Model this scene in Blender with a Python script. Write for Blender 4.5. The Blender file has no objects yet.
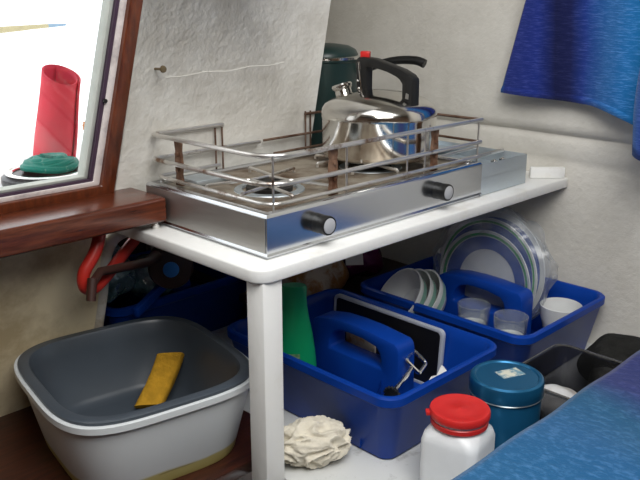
import bpy, bmesh, math, random
from mathutils import Vector, Matrix, noise
random.seed(4)
PI = math.pi
scene = bpy.context.scene
COL = scene.collection

# ------------------------------------------------------------------ materials
def new_mat(name):
    m = bpy.data.materials.new(name); m.use_nodes = True
    nt = m.node_tree; b = nt.nodes['Principled BSDF']
    return m, nt, b
def node(nt, t, **kw):
    n = nt.nodes.new(t)
    for k, v in kw.items():
        if k in n.inputs: n.inputs[k].default_value = v
        else: setattr(n, k, v)
    return n
def coords(nt, scale=(1,1,1), rot=(0,0,0)):
    tc = node(nt, 'ShaderNodeTexCoord'); mp = node(nt, 'ShaderNodeMapping')
    mp.inputs['Scale'].default_value = scale; mp.inputs['Rotation'].default_value = rot
    nt.links.new(tc.outputs['Object'], mp.inputs['Vector'])
    return mp.outputs['Vector']
def ramp(nt, src, stops, interp='LINEAR'):
    r = node(nt, 'ShaderNodeValToRGB'); r.color_ramp.interpolation = interp
    el = r.color_ramp.elements
    while len(el) < len(stops): el.new(0.5)
    for e, (p, c) in zip(el, stops):
        e.position = p; e.color = (*c, 1)
    nt.links.new(src, r.inputs['Fac'])
    return r.outputs['Color']
def noise_tex(nt, vec, scale, detail=4, rough=.5):
    n = node(nt, 'ShaderNodeTexNoise'); n.inputs['Scale'].default_value = scale
    n.inputs['Detail'].default_value = detail; n.inputs['Roughness'].default_value = rough
    nt.links.new(vec, n.inputs['Vector'])
    return n.outputs['Fac']
def bump(nt, b, src, strength, dist=.002):
    bp = node(nt, 'ShaderNodeBump'); bp.inputs['Strength'].default_value = strength
    bp.inputs['Distance'].default_value = dist
    nt.links.new(src, bp.inputs['Height']); nt.links.new(bp.outputs['Normal'], b.inputs['Normal'])
def mix(nt, fac, a, c):
    m = node(nt, 'ShaderNodeMix', data_type='RGBA')
    if hasattr(fac, 'node'): nt.links.new(fac, m.inputs[0])
    else: m.inputs[0].default_value = fac
    for s, i in ((a, 6), (c, 7)):
        if hasattr(s, 'node'): nt.links.new(s, m.inputs[i])
        else: m.inputs[i].default_value = (*s, 1)
    return m.outputs[2]

def solid(name, col, rough=.5, metal=0, var=.08, vscale=30, bmp=0, bscale=80, spec=.5, coat=0, bdist=.002):
    m, nt, b = new_mat(name)
    v = coords(nt)
    f = noise_tex(nt, v, vscale)
    lo = tuple(c*(1-var) for c in col); hi = tuple(min(1, c*(1+var)) for c in col)
    nt.links.new(ramp(nt, f, [(.3, lo), (.7, hi)]), b.inputs['Base Color'])
    b.inputs['Roughness'].default_value = rough; b.inputs['Metallic'].default_value = metal
    b.inputs['Specular IOR Level'].default_value = spec
    b.inputs['Coat Weight'].default_value = coat
    if bmp: bump(nt, b, noise_tex(nt, v, bscale, 3), bmp, bdist)
    return m
def stained(name, base, stain, lo, hi, scale, rough=.8, bmp=.4, bscale=60, stretch=(1,1,1), spec=.3, fine=.06, bdist=.003):
    m, nt, b = new_mat(name)
    v = coords(nt, stretch)
    c = ramp(nt, noise_tex(nt, v, scale, 6, .65), [(lo, stain), (hi, base)])
    f = noise_tex(nt, v, scale*9, 4)
    c = mix(nt, f, c, tuple(x*(1-fine*3) for x in base)) if fine == 0 else c
    nt.links.new(c, b.inputs['Base Color'])
    b.inputs['Roughness'].default_value = rough; b.inputs['Specular IOR Level'].default_value = spec
    bump(nt, b, noise_tex(nt, v, bscale, 5, .6), bmp, bdist)
    return m
def wood(name, dark, light, axis=(1,14,14), rough=.3, scale=5, coat=.3):
    m, nt, b = new_mat(name)
    v = coords(nt, axis)
    f = noise_tex(nt, v, scale, 6, .6)
    c = ramp(nt, f, [(.32, dark), (.68, light)])
    nt.links.new(c, b.inputs['Base Color'])
    b.inputs['Roughness'].default_value = rough; b.inputs['Coat Weight'].default_value = coat
    b.inputs['Coat Roughness'].default_value = .25
    bump(nt, b, f, .25, .001)
    return m
def brushed(name, col, axis, rough=.28):
    m, nt, b = new_mat(name)
    v = coords(nt, axis)
    f = noise_tex(nt, v, 30, 3)
    nt.links.new(ramp(nt, f, [(.3, tuple(c*.9 for c in col)), (.7, col)]), b.inputs['Base Color'])
    b.inputs['Metallic'].default_value = 1
    mr = node(nt, 'ShaderNodeMapRange'); mr.inputs['To Min'].default_value = rough*.75; mr.inputs['To Max'].default_value = rough*1.3
    nt.links.new(f, mr.inputs['Value']); nt.links.new(mr.outputs['Result'], b.inputs['Roughness'])
    return m
def fabric(name, stops, axis_vec, weave=900, streak=None, rough=.9, wob=.02):
    # colour bands across axis_vec (object space, metres), with fine weave
    m, nt, b = new_mat(name)
    tc = node(nt, 'ShaderNodeTexCoord')
    dot = node(nt, 'ShaderNodeVectorMath', operation='DOT_PRODUCT')
    nt.links.new(tc.outputs['Object'], dot.inputs[0]); dot.inputs[1].default_value = axis_vec
    n = node(nt, 'ShaderNodeTexNoise'); n.inputs['Scale'].default_value = 9
    nt.links.new(tc.outputs['Object'], n.inputs['Vector'])
    ma = node(nt, 'ShaderNodeMath', operation='MULTIPLY_ADD'); ma.inputs[1].default_value = wob*4
    nt.links.new(n.outputs['Fac'], ma.inputs[0]); nt.links.new(dot.outputs['Value'], ma.inputs[2])
    c = ramp(nt, ma.outputs[0], stops)
    mp = node(nt, 'ShaderNodeMapping'); mp.inputs['Scale'].default_value = streak or (60, 60, 400)
    nt.links.new(tc.outputs['Object'], mp.inputs['Vector'])
    s = noise_tex(nt, mp.outputs['Vector'], 1.0, 4, .7)
    lt = node(nt, 'ShaderNodeHueSaturation'); lt.inputs['Value'].default_value = 1.75; lt.inputs['Saturation'].default_value = .88
    nt.links.new(c, lt.inputs['Color'])
    fr = node(nt, 'ShaderNodeMapRange'); fr.inputs['From Min'].default_value = .48; fr.inputs['From Max'].default_value = .75
    nt.links.new(s, fr.inputs['Value'])
    c2 = mix(nt, fr.outputs['Result'], c, lt.outputs['Color'])
    nt.links.new(c2, b.inputs['Base Color'])
    b.inputs['Roughness'].default_value = rough; b.inputs['Specular IOR Level'].default_value = .15
    b.inputs['Sheen Weight'].default_value = .2
    bump(nt, b, s, .6, .002)
    return m
def clear(name, tint=(1,1,1), haze=.1, gloss=.12, haze_col=(.8,.85,.9), rough=.05, wrinkle=0, fres=True):
    # thin clear sheet: transparent + a little milky diffuse + gloss
    m = bpy.data.materials.new(name); m.use_nodes = True; nt = m.node_tree
    nt.nodes.remove(nt.nodes['Principled BSDF']); out = nt.nodes['Material Output']
    tr = node(nt, 'ShaderNodeBsdfTransparent'); tr.inputs['Color'].default_value = (*tint, 1)
    df = node(nt, 'ShaderNodeBsdfDiffuse'); df.inputs['Color'].default_value = (*haze_col, 1)
    gl = node(nt, 'ShaderNodeBsdfGlossy'); gl.inputs['Roughness'].default_value = rough
    m1 = node(nt, 'ShaderNodeMixShader'); m2 = node(nt, 'ShaderNodeMixShader')
    v = coords(nt)
    f = noise_tex(nt, v, 25 if wrinkle else 5, 4)
    mr = node(nt, 'ShaderNodeMapRange'); mr.inputs['From Min'].default_value = .3; mr.inputs['From Max'].default_value = .7
    mr.inputs['To Min'].default_value = haze*.6; mr.inputs['To Max'].default_value = min(1, haze*1.4)
    nt.links.new(f, mr.inputs['Value']); nt.links.new(mr.outputs['Result'], m1.inputs['Fac'])
    nt.links.new(tr.outputs[0], m1.inputs[1]); nt.links.new(df.outputs[0], m1.inputs[2])
    lw = node(nt, 'ShaderNodeLayerWeight'); lw.inputs['Blend'].default_value = .35
    mm = node(nt, 'ShaderNodeMath', operation='MULTIPLY_ADD'); mm.inputs[1].default_value = .45; mm.inputs[2].default_value = gloss
    nt.links.new(lw.outputs['Facing'], mm.inputs[0]); nt.links.new(mm.outputs[0], m2.inputs['Fac'])
    nt.links.new(m1.outputs[0], m2.inputs[1]); nt.links.new(gl.outputs[0], m2.inputs[2])
    if wrinkle:
        bp = node(nt, 'ShaderNodeBump'); bp.inputs['Strength'].default_value = wrinkle; bp.inputs['Distance'].default_value = .01
        nt.links.new(noise_tex(nt, v, 45, 3), bp.inputs['Height'])
        nt.links.new(bp.outputs[0], gl.inputs['Normal']); nt.links.new(bp.outputs[0], df.inputs['Normal'])
    nt.links.new(m2.outputs[0], out.inputs['Surface'])
    return m

M = {}
M['plaster'] = stained('white_painted_wall', (.78,.765,.715), (.60,.575,.52), .36, .58, 7, .75, .75, 75, spec=.3, bdist=.0028)
M['hull'] = stained('white_painted_hull', (.70,.675,.62), (.60,.575,.52), .34, .6, 5, .75, .7, 70, spec=.3, bdist=.0028)
M['cream'] = stained('stained_cream_paint', (.74,.64,.44), (.50,.40,.24), .34, .56, 9, .7, .5, 50, spec=.3)
M['worktop'] = stained('white_gloss_paint', (.82,.82,.80), (.70,.68,.63), .28, .46, 10, .38, .25, 40, spec=.4)
M['white_floor'] = stained('scuffed_white_paint', (.66,.67,.66), (.40,.40,.38), .30, .45, 22, .5, .2, 40, spec=.4)
M['white_edge'] = stained('chipped_white_edging', (.62,.60,.55), (.42,.36,.28), .36, .52, 20, .6, .6, 70)
M['beam'] = wood('varnished_mahogany', (.045,.010,.005), (.135,.030,.010), (3,30,30), .25)
M['frame_wood'] = wood('mahogany_frame', (.055,.012,.005), (.145,.034,.010), (20,20,3), .3)
M['board'] = wood('red_brown_board', (.025,.008,.005), (.065,.017,.008), (3,25,25), .4, coat=.1)
M['steel_f'] = brushed('brushed_steel_front', (.66,.68,.71), (1,40,40), .17)
M['steel_dull'] = brushed('dull_steel', (.50,.49,.47), (40,1,40), .42)
M['steel_tray'] = brushed('grey_satin_steel', (.62,.68,.72), (3,3,30), .5)
M['chrome'] = solid('chrome', (.74,.73,.71), .16, 1, .06)
M['rod'] = stained('worn_chrome_rod', (.70,.68,.65), (.22,.13,.08), .33, .44, 16, .28, .2, 90)
M['rod'].node_tree.nodes['Principled BSDF'].inputs['Metallic'].default_value = .9
M['rust_rod'] = stained('rusty_rod', (.20,.13,.095), (.075,.035,.02), .35, .6, 30, .55, .4, 120)
M['rust_rod'].node_tree.nodes['Principled BSDF'].inputs['Metallic'].default_value = .5
M['rust'] = stained('rust', (.25,.15,.10), (.10,.04,.02), .36, .58, 40, .7, .8, 120)
M['rust'].node_tree.nodes['Principled BSDF'].inputs['Metallic'].default_value = .3
M['stove_top'] = stained('burnt_steel_top', (.42,.37,.30), (.12,.065,.03), .34, .6, 14, .45, .4, 60)
M['stove_top'].node_tree.nodes['Principled BSDF'].inputs['Metallic'].default_value = .55
M['kettle'] = solid('polished_steel', (.68,.66,.62), .13, 1, .05, 12)
M['black'] = solid('black_plastic', (.010,.010,.010), .42, 0, .1, spec=.35)
M['burner'] = solid('black_iron', (.02,.018,.016), .6, .3, .3, 40, .3, 90)
M['knob_cap'] = solid('grey_metal_cap', (.50,.51,.53), .5, .2, .05)
M['red_plastic'] = solid('red_plastic', (.58,.022,.02), .35, 0, .05)
M['green_enamel'] = solid('dark_green_enamel', (.010,.030,.028), .35, 0, .1)
M['blue_plastic'] = solid('blue_plastic', (.004,.044,.30), .34, 0, .08, 20, .05, 60, .12, .08)
M['white_plastic'] = solid('white_plastic', (.74,.76,.78), .35, 0, .03)
M['basin_white'] = None
M['basin_grey'] = solid('grey_plastic', (.055,.068,.085), .36, 0, .06, 15)
M['sponge'] = solid('mustard_cloth', (.50,.27,.025), .95, 0, .2, 60, .7, 200, .1, bdist=.003)
M['rag'] = solid('cotton_rag', (.70,.65,.54), .95, 0, .1, 60, .5, 300, .1)
M['tin'] = solid('blue_tin', (.015,.13,.27), .28, .55, .06)
M['tin_rim'] = solid('tin_bead', (.35,.42,.45), .3, .9)
M['label'] = stained('worn_paper_label', (.62,.62,.52), (.15,.28,.36), .42, .56, 60, .7, .1, 60)
M['paper'] = solid('white_paper', (.72,.72,.70), .7)
M['green_bottle'] = solid('green_plastic', (.006,.34,.13), .35, 0, .05)
M['bottle_label'] = stained('bottle_label', (.30,.42,.22), (.04,.20,.08), .4, .6, 60, .5, .1)
M['slate'] = solid('black_board', (.008,.008,.01), .3)
M['grey_trim'] = solid('grey_plastic_edge', (.42,.45,.52), .4)
M['hose'] = solid('red_hose', (.42,.022,.014), .4, 0, .1)
M['pump'] = solid('brown_plastic', (.036,.013,.009), .45, 0, .15)
M['badge'] = solid('blue_badge', (.02,.20,.62), .35)
M['china'] = solid('white_china', (.64,.65,.65), .2, 0, .03)
M['plate_blue'] = solid('blue_glaze', (.02,.07,.32), .2, 0, .1)
M['plate_green'] = solid('green_glaze', (.05,.32,.10), .2, 0, .1)
M['bowl_green'] = solid('pale_green_glaze', (.24,.42,.36), .25)
M['glass'] = clear('drinking_glass', (.95,.97,.97), .10, .10)
M['pane'] = clear('window_pane', (.98,.99,.99), .0, .0)
M['bag'] = clear('clear_plastic_bag', (.97,.98,1), .13, .05, (.62,.68,.74), .3, .35)
M['bag_blue'] = clear('bluish_plastic_bag', (.55,.8,.9), .60, .22, (.30,.55,.66), .10, 1)
M['box'] = clear('darkened_clear_plastic', (.42,.42,.43), .02, .02, (.3,.3,.3))  # clear plastic; the dark tint paints in the shade inside the box
M['box_rim'] = clear('darkened_plastic_rim', (.45,.45,.46), .18, .06, (.4,.4,.4))  # rim of the clear box, darkened along with it
M['packet_brown'] = stained('brown_food_packet', (.36,.17,.05), (.55,.47,.36), .45, .55, 14, .3, .6, 30, bdist=.01)
M['packet_purple'] = solid('purple_foil', (.13,.008,.07), .2, .3, .2, 20, .8, 45, bdist=.01)
M['packet_beige'] = stained('crumpled_packet', (.50,.45,.40), (.62,.62,.62), .4, .6, 20, .35, .8, 40, bdist=.01)
M['black_cloth'] = solid('black_cloth', (.014,.014,.013), .85, 0, .3, 50, .8, 90, .2, bdist=.006)
M['furry'] = solid('dark_woolly_cloth', (.022,.018,.018), .95, 0, .5, 80, 1, 140, .1, bdist=.01)
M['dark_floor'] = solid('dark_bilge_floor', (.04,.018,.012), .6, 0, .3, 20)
M['sash'] = stained('weathered_white_sash', (.70,.64,.62), (.45,.40,.40), .35, .55, 25, .6, .4, 60)
M['seal'] = solid('dark_window_seal', (.05,.025,.05), .5)
M['alu'] = solid('grey_window_edge', (.44,.46,.42), .5, .2)
M['deck'] = solid('white_deck', (.80,.80,.80), .6)
M['red_cover'] = solid('red_canvas', (.74,.04,.07), .7, 0, .08, 20)
M['rope'] = stained('teal_rope', (.28,.46,.42), (.0,.22,.17), .60, .72, 60, .5, .7, 150)
M['winch'] = solid('winch_metal', (.03,.033,.04), .35, .6, .2)
M['tarnish'] = solid('tarnished_brass', (.22,.17,.10), .4, .8)
M['ceil'] = solid('cream_ceiling', (.45,.42,.36), .7)
M['cabin'] = solid('cabin_lining', (.16,.09,.05), .5)
M['spar_yellow'] = solid('pale_yellow_paint', (.42,.36,.20), .5)
M['spar_blue'] = solid('pale_blue_paint', (.22,.32,.42), .5)
M['orange'] = solid('orange_marker', (.60,.30,.10), .6)
M['curtain'] = fabric('woven_blue_curtain',
    [(0, (.006,.12,.30)), (.07, (.006,.09,.26)), (.10, (.010,.024,.19)), (.27, (.010,.026,.20)), (.36, (.005,.008,.055)), (.43, (.006,.010,.07)), (.50, (.010,.035,.22)), (.62, (.012,.12,.38)), (.80, (.010,.17,.45)), (.90, (.016,.04,.28)), (1, (.02,.03,.22))],
    (0, -2.35, 0.12), streak=(40, 45, 420), wob=.012)
M['settee'] = fabric('woven_blue_settee',
    [(0, (.006,.09,.22)), (.18, (.006,.085,.22)), (.30, (.006,.075,.17)), (.40, (.010,.022,.13)), (.53, (.011,.020,.13)), (.60, (.005,.05,.15)), (.70, (.006,.09,.26)), (.84, (.008,.12,.36)), (.92, (.008,.06,.26)), (1, (.012,.05,.3))],
    (1.25, -.5, 0), streak=(150, 70, 100), wob=.02)
# white basin with a yellowed foot: the discoloured plastic is the basin's own colour, by height
def basin_mat():
    m, nt, b = new_mat('yellowed_white_plastic')
    tc = node(nt, 'ShaderNodeTexCoord'); sp = node(nt, 'ShaderNodeSeparateXYZ'); nt.links.new(tc.outputs['Object'], sp.inputs[0])
    n = noise_tex(nt, tc.outputs['Object'], 12, 3)
    ma = node(nt, 'ShaderNodeMath', operation='MULTIPLY_ADD'); ma.inputs[1].default_value = .008
    nt.links.new(n, ma.inputs[0]); nt.links.new(sp.outputs['Z'], ma.inputs[2])
    mr = node(nt, 'ShaderNodeMapRange'); mr.inputs['From Min'].default_value = 0; mr.inputs['From Max'].default_value = .1
    nt.links.new(ma.outputs[0], mr.inputs['Value'])
    c = ramp(nt, mr.outputs['Result'], [(.0, (.40,.33,.10)), (.25, (.46,.40,.16)), (.29, (.58,.61,.63)), (1, (.62,.65,.67))])
    nt.links.new(c, b.inputs['Base Color']); b.inputs['Roughness'].default_value = .42
    return m
M['basin_white'] = basin_mat()

# ------------------------------------------------------------------ geometry
class G:
    """collects geometry in world metres"""
    def __init__(s): s.bm = bmesh.new()
    def raw(s, verts, faces):
        vs = [s.bm.verts.new(v) for v in verts]
        for f in faces:
            try: s.bm.faces.new([vs[i] for i in f])
            except ValueError: pass
        return s
    def box(s, x0, x1, y0, y1, z0, z1, bev=0, seg=2, mat=None):
        b = bmesh.new()
        bmesh.ops.create_cube(b, size=1)
        bmesh.ops.scale(b, vec=(x1-x0, y1-y0, z1-z0), verts=b.verts)
        bmesh.ops.translate(b, vec=((x0+x1)/2, (y0+y1)/2, (z0+z1)/2), verts=b.verts)
        if bev: bmesh.ops.bevel(b, geom=b.edges[:], offset=bev, segments=seg, affect='EDGES', profile=.5)
        if mat: bmesh.ops.transform(b, matrix=mat, verts=b.verts)
        s._merge(b); return s
    def _merge(s, b):
        b.verts.index_update()
        vs = [s.bm.verts.new(v.co) for v in b.verts]
        for f in b.faces:
            try: s.bm.faces.new([vs[v.index] for v in f.verts])
            except ValueError: pass
        b.free()
    def tube(s, pts, r, n=10, closed=False, cap=True, corner=0, cseg=5):
        P = [Vector(p) for p in pts]
        if corner: P = fillet(P, corner, cseg, closed)
        rad = r if isinstance(r, (list, tuple)) else [r]*len(P)
        if len(rad) != len(P):
            rad = [rad[0] + (rad[-1]-rad[0])*i/(len(P)-1) for i in range(len(P))]
        N = len(P); rings = []; up = None
        for i in range(N):
            a = P[i-1] if (i or closed) else P[i]; c = P[(i+1) % N] if (i < N-1 or closed) else P[i]
            t = (c-a).normalized()
            if up is None:
                up = Vector((0,0,1)) if abs(t.z) < .9 else Vector((1,0,0))
            u = (up - t*up.dot(t)).normalized(); w = t.cross(u); up = u
            rings.append([s.bm.verts.new(P[i] + (u*math.cos(2*PI*k/n) + w*math.sin(2*PI*k/n))*rad[i]) for k in range(n)])
        for i in range(N if closed else N-1):
            a, b = rings[i], rings[(i+1) % N]
            for k in range(n):
                s.bm.faces.new((a[k], a[(k+1) % n], b[(k+1) % n], b[k]))
        if cap and not closed:
            s.bm.faces.new(rings[0][::-1]); s.bm.faces.new(rings[-1])
        return s
    def lathe(s, prof, c=(0,0,0), n=40, mat=None, cap0=False, cap1=False):
        c = Vector(c); rings = []
        for r, z in prof:
            ring = []
            for k in range(n):
                v = Vector((r*math.cos(2*PI*k/n), r*math.sin(2*PI*k/n), z))
                if mat: v = mat @ v
                ring.append(s.bm.verts.new(v + c))
            rings.append(ring)
        for a, b in zip(rings, rings[1:]):
            for k in range(n): s.bm.faces.new((a[k], a[(k+1) % n], b[(k+1) % n], b[k]))
        if cap0: s.bm.faces.new(rings[0][::-1])
        if cap1: s.bm.faces.new(rings[-1])
        return s
    def loft(s, rings, cap0=False, cap1=False):
        R = [[s.bm.verts.new(v) for v in r] for r in rings]; n = len(R[0])
        for a, b in zip(R, R[1:]):
            for k in range(n): s.bm.faces.new((a[k], a[(k+1) % n], b[(k+1) % n], b[k]))
        if cap0: s.bm.faces.new(R[0][::-1])
        if cap1: s.bm.faces.new(R[-1])
        return s
    def prism(s, poly, h0, h1, fn, bev=0):
        """poly: 2D loop; fn(u, v, h) -> xyz"""
        b = bmesh.new()
        A = [b.verts.new(fn(u, v, h0)) for u, v in poly]; B = [b.verts.new(fn(u, v, h1)) for u, v in poly]
        n = len(poly); b.faces.new(A[::-1]); b.faces.new(B)
        for k in range(n): b.faces.new((A[k], A[(k+1) % n], B[(k+1) % n], B[k]))
        bmesh.ops.recalc_face_normals(b, faces=b.faces)
        if bev: bmesh.ops.bevel(b, geom=[e for e in b.edges if e.calc_face_angle(0) > .5], offset=bev, segments=2, affect='EDGES', profile=.5)
        s._merge(b); return s
    def ring_prism(s, outer, inner, h0, h1, fn, bev=0):
        b = bmesh.new(); n = len(outer)
        L = [[b.verts.new(fn(u, v, h)) for u, v in lp] for lp in (outer, inner) for h in (h0, h1)]
        o0, o1, i0, i1 = L
        for k in range(n):
            j = (k+1) % n
            b.faces.new((o0[k], o0[j], o1[j], o1[k])); b.faces.new((i0[j], i0[k], i1[k], i1[j]))
            b.faces.new((o0[j], o0[k], i0[k], i0[j])); b.faces.new((o1[k], o1[j], i1[j], i1[k]))
        bmesh.ops.recalc_face_normals(b, faces=b.faces)
        if bev: bmesh.ops.bevel(b, geom=[e for e in b.edges if e.calc_face_angle(0) > .5], offset=bev, segments=2, affect='EDGES', profile=.5)
        s._merge(b); return s
    def grid(s, nu, nv, fn):
        V = [[s.bm.verts.new(fn(i/(nu-1), j/(nv-1))) for j in range(nv)] for i in range(nu)]
        for i in range(nu-1):
            for j in range(nv-1): s.bm.faces.new((V[i][j], V[i+1][j], V[i+1][j+1], V[i][j+1]))
        return s
    def sphere(s, c, r, sc=(1,1,1), sub=3, fn=None, mat=None):
        b = bmesh.new(); bmesh.ops.create_icosphere(b, subdivisions=sub, radius=r)
        for v in b.verts:
            p = Vector((v.co.x*sc[0], v.co.y*sc[1], v.co.z*sc[2]))
            if fn: p = fn(p)
            if mat: p = mat @ p
            v.co = p + Vector(c)
        s._merge(b); return s
    def xf(s, mat):
        bmesh.ops.transform(s.bm, matrix=mat, verts=s.bm.verts); return s

def fillet(P, r, seg, closed=False):
    out = []; N = len(P)
    for i in range(N):
        if not closed and i in (0, N-1): out.append(P[i]); continue
        a, b, c = P[i-1], P[i], P[(i+1) % N]
        d1, d2 = (a-b), (c-b); rr = min(r, d1.length*.49, d2.length*.49)
        p, q = b + d1.normalized()*rr, b + d2.normalized()*rr
        for k in range(seg+1):
            t = k/seg; out.append(p*(1-t)**2 + b*2*t*(1-t) + q*t**2)
    return out
def rrect(hx, hy, r, z, n=6, c=(0,0), rot=0):
    out = []
    for sx, sy, a0 in ((1,1,0), (-1,1,PI/2), (-1,-1,PI), (1,-1,1.5*PI)):
        for k in range(n+1):
            a = a0 + PI/2*k/n
            x, y = sx*(hx-r) + r*math.cos(a), sy*(hy-r) + r*math.sin(a)
            out.append(Vector((c[0] + x*math.cos(rot) - y*math.sin(rot), c[1] + x*math.sin(rot) + y*math.cos(rot), z)))
    return out
def superell(w, d, e, z, c, rot, n=96):
    out = []
    for k in range(n):
        t = 2*PI*k/n; ca, sa = math.cos(t), math.sin(t)
        x = math.copysign(abs(ca)**(2/e), ca)*w/2; y = math.copysign(abs(sa)**(2/e), sa)*d/2
        out.append(Vector((c[0] + x*math.cos(rot) - y*math.sin(rot), c[1] + x*math.sin(rot) + y*math.cos(rot), z)))
    return out

def finish(name, g, mat, base, parent=None, angle=35, weld=True):
    bm = g.bm
    if weld: bmesh.ops.remove_doubles(bm, verts=bm.verts, dist=1e-6)
    bmesh.ops.recalc_face_normals(bm, faces=bm.faces)
    bmesh.ops.translate(bm, vec=-Vector(base), verts=bm.verts)
    me = bpy.data.meshes.new(name); bm.to_mesh(me); bm.free()
    me.materials.append(M[mat])
    me.shade_smooth(); me.set_sharp_from_angle(angle=math.radians(angle))
    o = bpy.data.objects.new(name, me); COL.objects.link(o)
    if parent: o.parent = parent
    else: o.location = base
    o['_base'] = list(base)
    return o
def tag(o, label=None, cat=None, group=None, kind=None):
    for k, v in (('label', label), ('category', cat), ('group', group), ('kind', kind)):
        if v: o[k] = v
    return o
def thing(name, base, label, cat, group=None):
    o = bpy.data.objects.new(name, None); o.location = base; o.empty_display_size = .02
    COL.objects.link(o); o['_base'] = list(base)
    return tag(o, label, cat, group)
def part(name, g, mat, parent, label=None, **k):
    o = finish(name, g, mat, list(parent['_base']), parent, **k)
    if label: o['label'] = label
    return o
def single(name, g, mat, base, label, cat, group=None, **k):
    return tag(finish(name, g, mat, base, **k), label, cat, group)
def structure(name, g, mat, base=(0,0,0), parent=None, **k):
    o = finish(name, g, mat, base, parent, **k); o['kind'] = 'structure'; return o
def rotm(axis, deg): return Matrix.Rotation(math.radians(deg), 4, axis)
def at(x, y, z): return Matrix.Translation((x, y, z))

T = .36                                   # worktop height over the locker floor
XYZ = lambda u, v, h: Vector((u, v, h))
# ------------------------------------------------------------------ setting
def wall_y(z): return .435 - .2*z          # leaning cabin side above the worktop
def low_y(z): return .357 + .35*(T - z)   # hull lining below it
def wall_poly(poly, th):
    return poly, 0, th
g = G()
fw = lambda u, v, h: Vector((u, wall_y(v) + h, v))
def win_x(z, o): return o + .015 + .131*(z - .433)
# panel between window and recess, panel above, panel left and below the window
g.prism([(win_x(.398, -.056), .34), (.430, T+.0005), (.430, 1.5), (win_x(1.0, -.056), 1.5), (win_x(1.0,-.056), 1.0)], 0, .03, fw)
g.prism([(win_x(1.0, -.056), 1.0), (win_x(1.0,-.056), 1.5), (-1.9, 1.5), (-1.9, 1.0)], 0, .03, fw)
g.prism([(-1.9, .398), (-1.9, 1.0), (-.86, 1.0), (-.93, .398)], 0, .03, fw)
# raised paint crack running from below the screw hook
pts = [(.053,.602), (.09,.602), (.14,.606), (.19,.604), (.24,.610), (.29,.608), (.325,.610)]
g.tube([fw(u, v + random.uniform(-.0015,.0015), .0002) for u, v in pts], .0008, 6)
structure('wall_left', g, 'plaster')
# lower lining: from under the beam down to the floor, its end beside the open locker
g = G()
fl = lambda u, v, h: Vector((u, low_y(v) + h, v))
g.prism([(-1.9, -.05), (-.066, -.05), (-.048, .12), (-.046, .20), (-.048, .27), (-.054, .34), (-.060, .399), (-1.9, .399)], 0, .02, fl)
structure('wall_left_lower', g, 'cream')
g = G()
g.tube([fl(-.064, -.03, .008), fl(-.046, .10, .008), fl(-.044, .20, .008), fl(-.046, .25, .008), fl(-.048, .295, .006), fl(-.036, .325, .004), fl(-.012, .333, .003), fl(.03, .331, .012)], .0125, 12, corner=.02)
structure('trim_1', g, 'white_edge')
# hull side on the right, with its bulge above the crack line
g = G()
prof = [(0.8320, -.12), (0.8320, .10), (0.8340, .30), (0.8340, .385), (0.8355, .393), (0.8315, .400), (0.8300, .43), (0.8305, .441), (0.8340, .447), (0.8345, .449), (0.8280, .453), (0.8200, .460), (0.8170, .475), (0.8180, .52), (0.8220, .62), (0.8240, .80), (0.8120, 1.2), (0.7820, 1.5)]
def hullf(i, j):
    y = 1.0 - 3.0*i
    k = j*(len(prof)-1); a = min(int(k), len(prof)-2); t = k-a
    x = prof[a][0]*(1-t) + prof[a+1][0]*t; z = prof[a][1]*(1-t) + prof[a+1][1]*t
    w = noise.noise(Vector((y*3, z*4, 1)))*.004 + noise.noise(Vector((y*9, z*9, 5)))*.0015
    return Vector((x + w, y, z + .006*noise.noise(Vector((y*4, 3, 0)))*(1 if .38 < z < .5 else 0)))
g.grid(150, len(prof), hullf)
g.box(.85, .89, -2.0, 1.0, -.12, 1.5)
structure('wall_right', g, 'hull', angle=80)
# recess behind the panel, locker under the side deck
g = G(); g.box(.30, .84, .78, .81, -.05, 1.5); structure('wall_recess', g, 'plaster')
g = G(); g.box(.402, .429, .385, .78, T, 1.5); structure('wall_recess_side', g, 'plaster')
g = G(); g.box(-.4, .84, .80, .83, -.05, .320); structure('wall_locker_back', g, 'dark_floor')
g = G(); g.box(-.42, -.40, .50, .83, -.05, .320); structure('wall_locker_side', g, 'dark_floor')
# cabin behind the camera
g = G(); g.box(-1.93, -1.9, -2.0, .5, -.15, 1.5); structure('wall_far_left', g, 'cabin')
g = G(); g.box(-1.9, .85, -2.03, -2.0, -.15, 1.5); structure('wall_behind', g, 'cabin')
g = G()                                    # coachroof with the open companionway hatch
g.box(-1.93, .9, .25, 1.0, 1.5, 1.53); g.box(-1.93, .9, -2.03, -1.35, 1.5, 1.53)
g.box(-1.93, -.75, -1.35, .25, 1.5, 1.53); g.box(.22, .9, -1.35, .25, 1.5, 1.53)
structure('ceiling', g, 'ceil')
g = G(); g.box(-1.9, .10, -2.0, .80, -.15, -.12); structure('floor', g, 'dark_floor')
g = G(); g.box(-1.9, .10, .05, .80, -.022, 0, .0015); structure('floor_board', g, 'board')
g = G(); g.box(.0042, .845, -2.0, .0499, -.03, 0); g.box(.1002, .845, .0499, .80, -.03, 0); structure('floor_locker', g, 'white_floor')
# deck outside the window
g = G()
g.box(-2.2, .400, .405, 2.6, .312, .322); structure('floor_deck', g, 'deck')

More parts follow.
